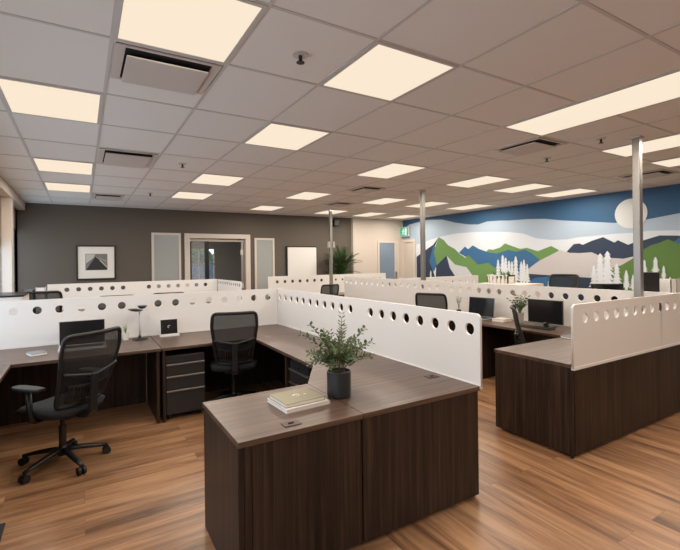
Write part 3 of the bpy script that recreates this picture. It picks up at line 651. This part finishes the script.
# ================================================================== THINGS ON THE DESKS
def laptop(label, x, y, heading, w=.4, d=.25, tilt=14, base='alu', h=.25):
    t = thing('laptop', label, 'laptop', (x, y, DT), math.radians(heading))
    bs = MB().box((-w/2, -d, 0), (w/2, 0, .014)).build('keyboard_base', base, t, bevel=.003)
    kb = MB()
    for r in range(5):
        for k in range(14): kb.box((-w*.44+k*w*.88/14+.002, -.045-r*.024, .013), (-w*.44+(k+1)*w*.88/14-.002, -.045-r*.024+.019, .0165))
    kb.build('keys', 'blackm', bs)
    R = Matrix.Translation((0, .0, .014)) @ Matrix.Rotation(math.radians(-tilt), 4, 'X')
    ld = MB().box((-w/2, -.003, 0), (w/2, .006, h)).xf(R).build('lid', base, t, bevel=.002)
    MB().box((-w/2+.007, -.005, .012), (w/2-.007, -.002, h-.006)).xf(R).build('display', 'screen', ld)
    return t
laptop('open laptop with black display and silver base on the left desk', .0, 5.0, 0, .4, .24, 4, h=.245)
laptop('black laptop near the small dark vase on the far right desk', 4.78, 4.12, -82, .4, .24, 6, base='greyplast', h=.27)
# monitor with foot and keyboard on the right desk
t = thing('monitor', 'black desktop monitor on the right desk, in front of the perforated screen', 'monitor', (4.74, 3.12, DT), math.radians(-86))
MB().box((-.215, -.01, .045), (.215, .015, .325)).build('housing', 'blackm', t, bevel=.004)
MB().box((-.205, -.012, .06), (.205, -.009, .317)).build('display', 'screen', t)
MB().box((-.014, -.0125, .049), (.014, -.0095, .055)).build('badge', 'alu', t)
MB().box((-.03, .012, .01), (.03, .03, .15)).build('neck', 'black', t, bevel=.003)
MB().box((-.1, -.08, 0), (.1, .09, .012)).build('foot', 'blackm', t, bevel=.004)
t = thing('keyboard', 'flat dark keyboard in front of the black monitor', 'keyboard', (4.58, 3.13, DT), math.radians(-86))
MB().box((-.2, -.06, 0), (.2, .06, .014)).build('case', 'black', t, bevel=.003)
kb = MB()
for r in range(5):
    for k in range(16): kb.box((-.19+k*.0237, -.052+r*.021, .013), (-.19+k*.0237+.02, -.052+r*.021+.017, .018))
kb.build('keys', 'rubber', t)
def book(name, label, cat, cx, cy, z, w, d, h, rz, cover, group=None):
    t = thing(name, label, cat, (cx, cy, z), math.radians(rz), group)
    MB().box((-w/2+.004, -d/2+.003, .003), (w/2-.003, d/2-.003, h-.003)).build('pages', 'paper', t)
    MB().box((-w/2, -d/2, h-.003), (w/2, d/2, h)).box((-w/2, -d/2, 0), (w/2, d/2, .003)).box((w/2-.003, -d/2, 0), (w/2, d/2, h)).build('cover', cover, t)
    return t
M['slate'] = mat('slate_cover', lin(92, 96, 103), .6)
M['palecover'] = mat('pale_pink_cover', lin(214, 200, 190), .7)
book('book', 'pale white-edged book at the bottom of the stack by the potted plant', 'book', 1.07, 2.262, DT, .28, .25, .021, 3, 'palecover', 'books by the plant')
bk = book('book', 'olive linen book with a small white emblem on top of the pale one', 'book', 1.065, 2.27, DT+.021, .252, .218, .021, 3, 'olive', 'books by the plant')
em = MB()
for k in range(5):
    a = PI*(.15+.7*k/4); p = Vector((.012*math.cos(a), .014*math.sin(a), .0213)); q = Vector((.03*math.cos(a), .034*math.sin(a), .0213)); n = Vector((-math.sin(a), math.cos(a), 0))*.005
    em.quad(p, (p+q)/2+n, q, (p+q)/2-n)
em.quad((-.012, -.012, .0213), (.012, -.012, .0213), (.012, -.008, .0213), (-.012, -.008, .0213)); em.quad((.045, -.002, .0213), (.062, -.002, .0213), (.062, .006, .0213), (.045, .006, .0213))
em.build('emblem', 'paper', bk)
book('notebook', 'grey notebook with white edge lying left of the open laptop', 'notebook', -.36, 4.78, DT, .13, .15, .022, 20, 'greyplast')
book('notebook', 'thick pale notebook on the right desk between laptop and grey pot', 'notebook', 4.74, 3.74, DT, .2, .17, .035, 10, 'palecover')
book('notebook', 'closed grey notebook at the end of the rounded right screen', 'notebook', 4.38, 2.5, DT, .34, .2, .025, -4, 'slate')
# square tablet on a white stand
t = thing('tablet', 'square dark tablet with pale ring emblem on a white stand', 'tablet', (.835, 5.12, DT), 0)
MB().box((-.1, -.05, 0), (.1, .03, .022)).build('stand', 'white', t, bevel=.003)
R = Matrix.Translation((0, 0, .022)) @ Matrix.Rotation(-.12, 4, 'X')
MB().box((-.092, -.004, 0), (.092, .012, .165)).xf(R).build('body', 'white', t, bevel=.003)
MB().box((-.088, -.0055, .003), (.088, -.003, .162)).xf(R).build('display', 'screen', t)
me = extruded([[(.016*math.cos(q), .016*math.sin(q)) for q in [.6+4.0*k/16 for k in range(17)]]+[(.011*math.cos(q), .011*math.sin(q)) for q in [4.6-4.0*k/16 for k in range(17)]]], .001)
from_mesh('emblem', me, 'alu', t, R @ Matrix.Translation((0, -.007, .082)) @ UPR)
# lamp
t = thing('desk_lamp', 'slim black desk lamp with disc heads and bright stem beside the small succulent', 'lamp', (.53, 5.09, DT))
MB().lathe([(.078, 0), (.08, .006), (.074, .014), (.02, .02), (.014, .04)]).build('base', 'blackm', t, smooth=True)
MB().cyl((0, 0, .02), (0, 0, .325), .0095).build('stem', 'alu', t, smooth=True)
MB().lathe([(.0, .0), (.04, .004), (.075, .018), (.07, .026), (.02, .034), (.0, .034)]).xf(Matrix.Translation((-.045, -.02, .302)) @ Matrix.Rotation(.12, 4, 'Y')).build('lamp_head', 'blackm', t, smooth=True)
MB().lathe([(.0, .0), (.03, .005), (.052, .035), (.045, .035), (.0, .02)]).xf(Matrix.Translation((.03, .02, .325))).build('upper_cup', 'blackm', t, smooth=True)
MB().cyl((.03, .02, .315), (.03, .02, .375), .004).build('finial', 'alu', t)
# plants
def leaf(mb, p, d, L, W, n=Vector((0, 0, 1))):
    d = d.normalized(); sd = d.cross(n)
    if sd.length < .1: sd = d.cross(Vector((1, 0, 0)))
    sd.normalize(); nn = sd.cross(d)
    a, b_, e_ = p+d*L*.35+sd*W, p+d*L*.35-sd*W, p+d*L
    m_ = p+d*L*.5-nn*W*.5
    v = [mb.bm.verts.new(q) for q in (p, a, p+d*L*.75+sd*W*.7, e_, p+d*L*.75-sd*W*.7, b_, m_)]
    for q in ((0, 1, 6), (1, 2, 6), (2, 3, 6), (3, 4, 6), (4, 5, 6), (5, 0, 6)): mb.bm.faces.new([v[k] for k in q])
t = thing('potted_plant', 'leafy grey-green plant in a matte black cylinder pot on the front desk', 'potted plant', (1.337, 2.245, DT))
MB().lathe([(.066, 0), (.0725, .006), (.0735, .152), (.072, .155), (.067, .155), (.066, .135), (.0, .135)], n=40).build('pot', 'potblack', t, smooth=False)
MB().lathe([(.064, .13), (.064, .142), (.0, .146)]).build('soil', 'soil', t)
lv, st = MB(), MB()
stems = [(-2.72, .62, .27), (-1.9, .2, .2), (.35, .03, .33), (.9, .55, .24), (.55, .85, .25), (2.6, .75, .3), (3.0, .5, .32), (-.6, .8, .25), (-.2, .55, .28), (1.6, .6, .26), (2.1, .4, .24), (-1.2, .6, .22), (-2.2, .75, .24), (3.3, .95, .24), (.1, 1.0, .22), (-1.6, .9, .2), (1.2, .95, .22), (2.4, 1.05, .2), (-.9, 1.05, .2), (-2.9, 1.0, .2), (.8, 1.1, .19), (2.0, 1.1, .18), (-1.4, .35, .2), (1.0, .2, .22), (-2.4, 1.2, .19), (3.1, 1.2, .2), (.3, .7, .2), (-.4, 1.15, .2), (.7, .3, .26), (-2.6, .3, .26), (2.9, .2, .22)]
for az, lean, L in stems:
    pts = []; p = Vector((.025*math.cos(az), .025*math.sin(az), .14)); th = lean*.35
    for k in range(14):
        pts.append(p.copy()); dd = Vector((math.sin(th)*math.cos(az), math.sin(th)*math.sin(az), math.cos(th))); p = p+dd*L/13; th += lean*.09
        if k > 2:
            sd = dd.cross(Vector((math.cos(az+.6*(k % 2)), math.sin(az+.6*(k % 2)), .3))).normalized()
            for sg in (-1, 1): leaf(lv, p, (sd*sg+dd*.75+Vector((random.uniform(-.2, .2), random.uniform(-.2, .2), random.uniform(-.1, .2)))), random.uniform(.034, .048)*(1.1-.4*k/14), random.uniform(.0085, .012))
    st.tube(pts, .0018, n=5)
st.build('stems', 'stem', t); lv.build('foliage', 'leaf', t)
def spiky(label, loc, potr, poth, potm, n, L, lean, W, leafm='leaf2', head=0):
    t = thing('potted_plant', label, 'potted plant', loc)
    MB().lathe([(potr*.8, 0), (potr, poth*.9), (potr, poth), (potr*.88, poth), (potr*.85, poth*.88), (0, poth*.88)]).build('pot', potm, t)
    lv = MB()
    for k in range(n):
        az = 2.4*k; ln = lean*(.3+.7*((k*7) % n)/n); p = Vector((0, 0, poth*.85)); th = ln*.6
        prev = None
        for i in range(7):
            dd = Vector((math.sin(th)*math.cos(az), math.sin(th)*math.sin(az), math.cos(th))); sd = Vector((-math.sin(az), math.cos(az), 0)); ww = W*(1-i/6.2)*(1 if i else .7)
            row = [lv.bm.verts.new(p+sd*ww), lv.bm.verts.new(p-dd.cross(sd)*ww*.4), lv.bm.verts.new(p-sd*ww)]
            if prev:
                for q in range(2): lv.bm.faces.new((prev[q], prev[q+1], row[q+1], row[q]))
            prev = row; p = p+dd*L*(.75+.25*math.sin(k*3.3))/6; th += ln*.12
            if head and i in (3, 4, 5):
                for sg in (-1, 1): leaf(lv, p, sd*sg+dd*.8, L*.16, W*1.2)
    lv.build('foliage', leafm, t)
    return t
spiky('small spiky succulent in a white pot left of the slim lamp', (.395, 5.13, DT), .036, .075, 'potwhite', 11, .12, .5, .006)
spiky('green leafy plant in a stone grey pot left of the black monitor', (4.79, 3.5, DT), .048, .13, 'potgrey', 20, .25, .75, .011, 'leaf', 1)
spiky('thin pale sprig in a small dark vase left of the far laptop', (4.72, 4.47, DT), .035, .085, 'potblack', 5, .22, .3, .005, 'leaf', 1)
# palm by the back wall
t = thing('potted_palm', 'tall bushy potted palm by the taupe wall, right of the farthest pole', 'potted palm', (5.98, 9.84, 0))
MB().lathe([(.15, 0), (.2, .4), (.21, .42), (.18, .42), (.17, .36), (0, .36)]).build('pot', 'potblack', t)
MB().cyl((0, 0, .36), (.01, .01, 1.25), .03, .022).build('trunk', 'stem', t)
lv = MB()
for k in range(46):
    az = 2.4*k; ln = .1+1.0*((k*5) % 46)/46; p = Vector((.01, .01, 1.05+.25*(k % 3)/2)); th = ln*.5
    for i in range(12):
        dd = Vector((math.sin(th)*math.cos(az), math.sin(th)*math.sin(az), math.cos(th))); sd = Vector((-math.sin(az), math.cos(az), 0))
        p = p+dd*.05; th += ln*.13
        if p.y > .38: p.y = .38
        for sg in (-1, 1): leaf(lv, p, sd*sg+dd*.9, .16, .014)
for v in lv.bm.verts: v.co.y = max(-.3, min(v.co.y, .41))
lv.build('fronds', 'palm', t)

# ================================================================== WALL THINGS AND FAR BITS
t = thing('framed_picture', 'framed black and white picture with wide white mat on the taupe wall', 'picture', (.265, YB, 1.57))
a, b_ = .36, .36
ring(MB(), -a, a, -b_, b_, .03, -.03, 0).build('frame', 'blackm', t)
MB().box((-a+.02, -.014, -b_+.02), (a-.02, -.004, b_-.02)).build('mat_board', 'paper', t)
pg = mat('photo_grey', lin(120, 114, 110), .5, noise=.4, scale=6)
M['photo'] = pg; M['photod'] = mat('photo_dark', lin(34, 32, 32), .5); M['photol'] = mat('photo_light', lin(190, 184, 178), .5)
ph = MB().box((-.2, -.018, -.16), (.2, -.014, .18)).build('print', 'photo', t)
me = extruded([[(-.19, -.155), (-.02, .12), (.05, .05), (-.06, -.155)]], .001); from_mesh('tower', me, 'photod', ph, Matrix.Translation((0, -.0195, 0)) @ UPR)
me = extruded([[(-.06, -.155), (.05, .05), (.19, -.12), (.19, -.155)]], .001); from_mesh('rooftop', me, 'photod', ph, Matrix.Translation((0, -.0192, 0)) @ UPR)
me = extruded([[(-.19, .17), (-.02, .17), (-.05, .1), (-.19, -.02)], [(.06, .06), (.19, -.09), (.19, -.11), (.05, .045)], [(-.01, .12), (.19, .03), (.19, .02), (-.0, .11)]], .001); from_mesh('sky', me, 'photol', ph, Matrix.Translation((0, -.0188, 0)) @ UPR)
t = thing('whiteboard', 'blank whiteboard with dark shadow border on the taupe wall left of the palm', 'whiteboard', (5.01, YB, 1.5))
MB().box((-.45, -.04, -.4), (.45, 0, .44)).build('frame', 'blackm', t)  # black border round the board is its shadow, modelled as a frame
MB().box((-.41, -.05, -.4), (.43, -.038, .41)).build('board', 'white', t)
MB().box((-.4, -.08, -.41), (.42, -.04, -.39)).build('tray', 'alu', t)
t = thing('wall_speaker', 'small black speaker high on the taupe wall beside the farthest pole', 'speaker', (6.05, YB, 2.6))
MB().box((-.08, -.14, -.09), (.08, -.03, .09)).build('cabinet', 'black', t, bevel=.01)
MB().box((-.02, -.04, -.02), (.02, 0, .02)).build('bracket', 'blackm', t)
# exit sign on the mural wall above the door
t = thing('exit_sign', 'green running-man exit sign above the white door in the corner', 'exit sign', (XR-.06, 10.03, 2.39), -PI/2)
MB().box((-.2, -.02, -.145), (.2, .03, .145)).build('housing', 'alu', t, bevel=.005)
MB().box((-.17, -.024, -.115), (.17, -.019, .115)).build('face', 'exitg', t)
fg = [[(.03, -.1), (.12, -.1), (.12, .1), (.03, .1)]]
me = extruded(fg, .002); from_mesh('doorway_symbol', me, 'exitw', t, Matrix.Translation((0, -.0255, 0)) @ UPR)
mn = MB()
for pl in (circ(-.035, .075, .022, 14), [(-.06, .045), (-.02, .05), (-.03, -.02), (-.07, -.02)], [(-.02, .05), (.02, .01), (.01, 0), (-.03, .03)], [(-.06, .045), (-.11, .02), (-.105, .005), (-.055, .025)], [(-.07, -.02), (-.045, -.02), (-.09, -.1), (-.12, -.1)], [(-.05, -.02), (-.03, -.02), (.005, -.06), (.0, -.1), (-.02, -.1), (-.02, -.065)]):
    mn.prism(pl, -.001, .001)
mn.xf(Matrix.Translation((0, -.0258, 0)) @ UPR).build('running_figure', 'exitw', t)
# things at the far left
t = thing('storage_cabinet', 'low white cabinet with dark top at the far left by the windows', 'cabinet', (-.82, 6.6, 0))
MB().box((-.22, -.37, .04), (.22, .37, 1.17)).build('body', 'white', t, bevel=.003); MB().box((-.23, -.38, 1.17), (.23, .38, 1.19)).build('top', 'blackm', t)
MB().box((-.2, -.35, 0), (.2, .35, .04)).build('plinth', 'dark', t)
for sx in (-.18, .01):
    d_ = MB().box((sx, -.385, .06), (sx+.17, -.37, 1.15)).build('door', 'white', t, bevel=.002); MB().box((sx+.07, -.4, .7), (sx+.1, -.383, .82)).build('handle', 'alu', d_)
def holder(label, x, y, w_, h_, m):
    t = thing('file_holder', label, 'file holder', (x, y, DT))
    MB().box((-w_/2, -.12, 0), (w_/2, .12, .012)).box((-w_/2, -.12, 0), (-w_/2+.008, .12, h_)).box((w_/2-.008, -.12, 0), (w_/2, .12, h_)).box((-w_/2, -.12, 0), (w_/2, -.112, h_)).box((-w_/2, .112, 0), (w_/2, .12, h_*.6)).build('box', m, t)
    MB().box((-w_/2+.02, -.1, .012), (w_/2-.02, .1, h_*.85)).build('papers', 'paper', t)
holder('grey upright file holder on the far left desk, left of the white one', -.76, 8.85, .14, .41, 'greyplast')
holder('white upright file holder on the far left desk, right of the grey one', -.6, 8.85, .14, .43, 'white')
# beyond the right row
t = thing('storage_cabinet', 'tall beige cabinet behind the right row, carrying the white planter box', 'cabinet', (5.32, 4.05, 0))
M['beige'] = mat('beige_laminate', lin(206, 190, 174), .5)
MB().box((-.26, -.36, .04), (.26, .36, 1.19)).build('body', 'beige', t, bevel=.003); MB().box((-.24, -.34, 0), (.24, .34, .04)).build('plinth', 'dark', t)
for sy in (-.34, .01): MB().box((.26, sy, .06), (.275, sy+.33, 1.17)).build('door', 'beige', t, bevel=.002)
t = thing('planter', 'white slatted planter box with a small green plant on the beige cabinet', 'planter', (5.32, 4.2, 1.19))
p_ = MB()
for y in (-.18, -.11, -.04, .03, .1, .16): p_.box((-.08, y, 0), (-.065, y+.03, .12)); p_.box((.065, y, 0), (.08, y+.03, .12))
p_.box((-.08, -.18, .1), (.08, -.165, .12)).box((-.08, .175, 0), (.08, .19, .12)).box((-.08, -.18, 0), (.08, -.165, .12)).box((-.085, -.18, .105), (-.06, .19, .12)).box((.06, -.18, .105), (.085, .19, .12)).box((-.06, -.165, 0), (.06, .175, .06))
p_.build('box', 'white', t)
lv = MB()
for k in range(40):
    az, th = random.uniform(0, 6.28), random.uniform(.1, 1.1); leaf(lv, Vector((random.uniform(-.05, .05), random.uniform(-.14, .08), .06)), Vector((math.sin(th)*math.cos(az), math.sin(th)*math.sin(az), math.cos(th))), random.uniform(.08, .15), .014)
lv.build('foliage', 'leaf2', t)
def far_monitor(label, x, y, rz, w_, z1, z0):
    t = thing('monitor', label, 'monitor', (x, y, DT), math.radians(rz))
    MB().box((-w_/2, -.015, z0), (w_/2, .015, z1)).build('housing', 'blackm', t, bevel=.004); MB().box((-w_/2+.01, -.018, z0+.01), (w_/2-.01, -.014, z1-.01)).build('display', 'screen', t)
    MB().box((-.03, .0, .01), (.03, .03, z0+.1)).build('neck', 'black', t); MB().box((-.1, -.08, 0), (.1, .09, .012)).build('foot', 'blackm', t)
far_monitor('black monitor top just showing over the right row screen, left of the nearest pole', 5.6, 2.85, -45, .36, .495, .2)
far_monitor('dark upright monitor just right of the nearest pole', 5.36, 2.3, -50, .22, .655, .2)
holder('tall white file holder at the right edge behind the front screen', 5.69, 2.3, .13, .57, 'white')
tag(MB().box((-1.04, 2.4, 0), (-.405, 3.23, .012)).build('floor_mat', 'matblack', bevel=.004), 'black floor mat in the bottom left corner', 'mat')
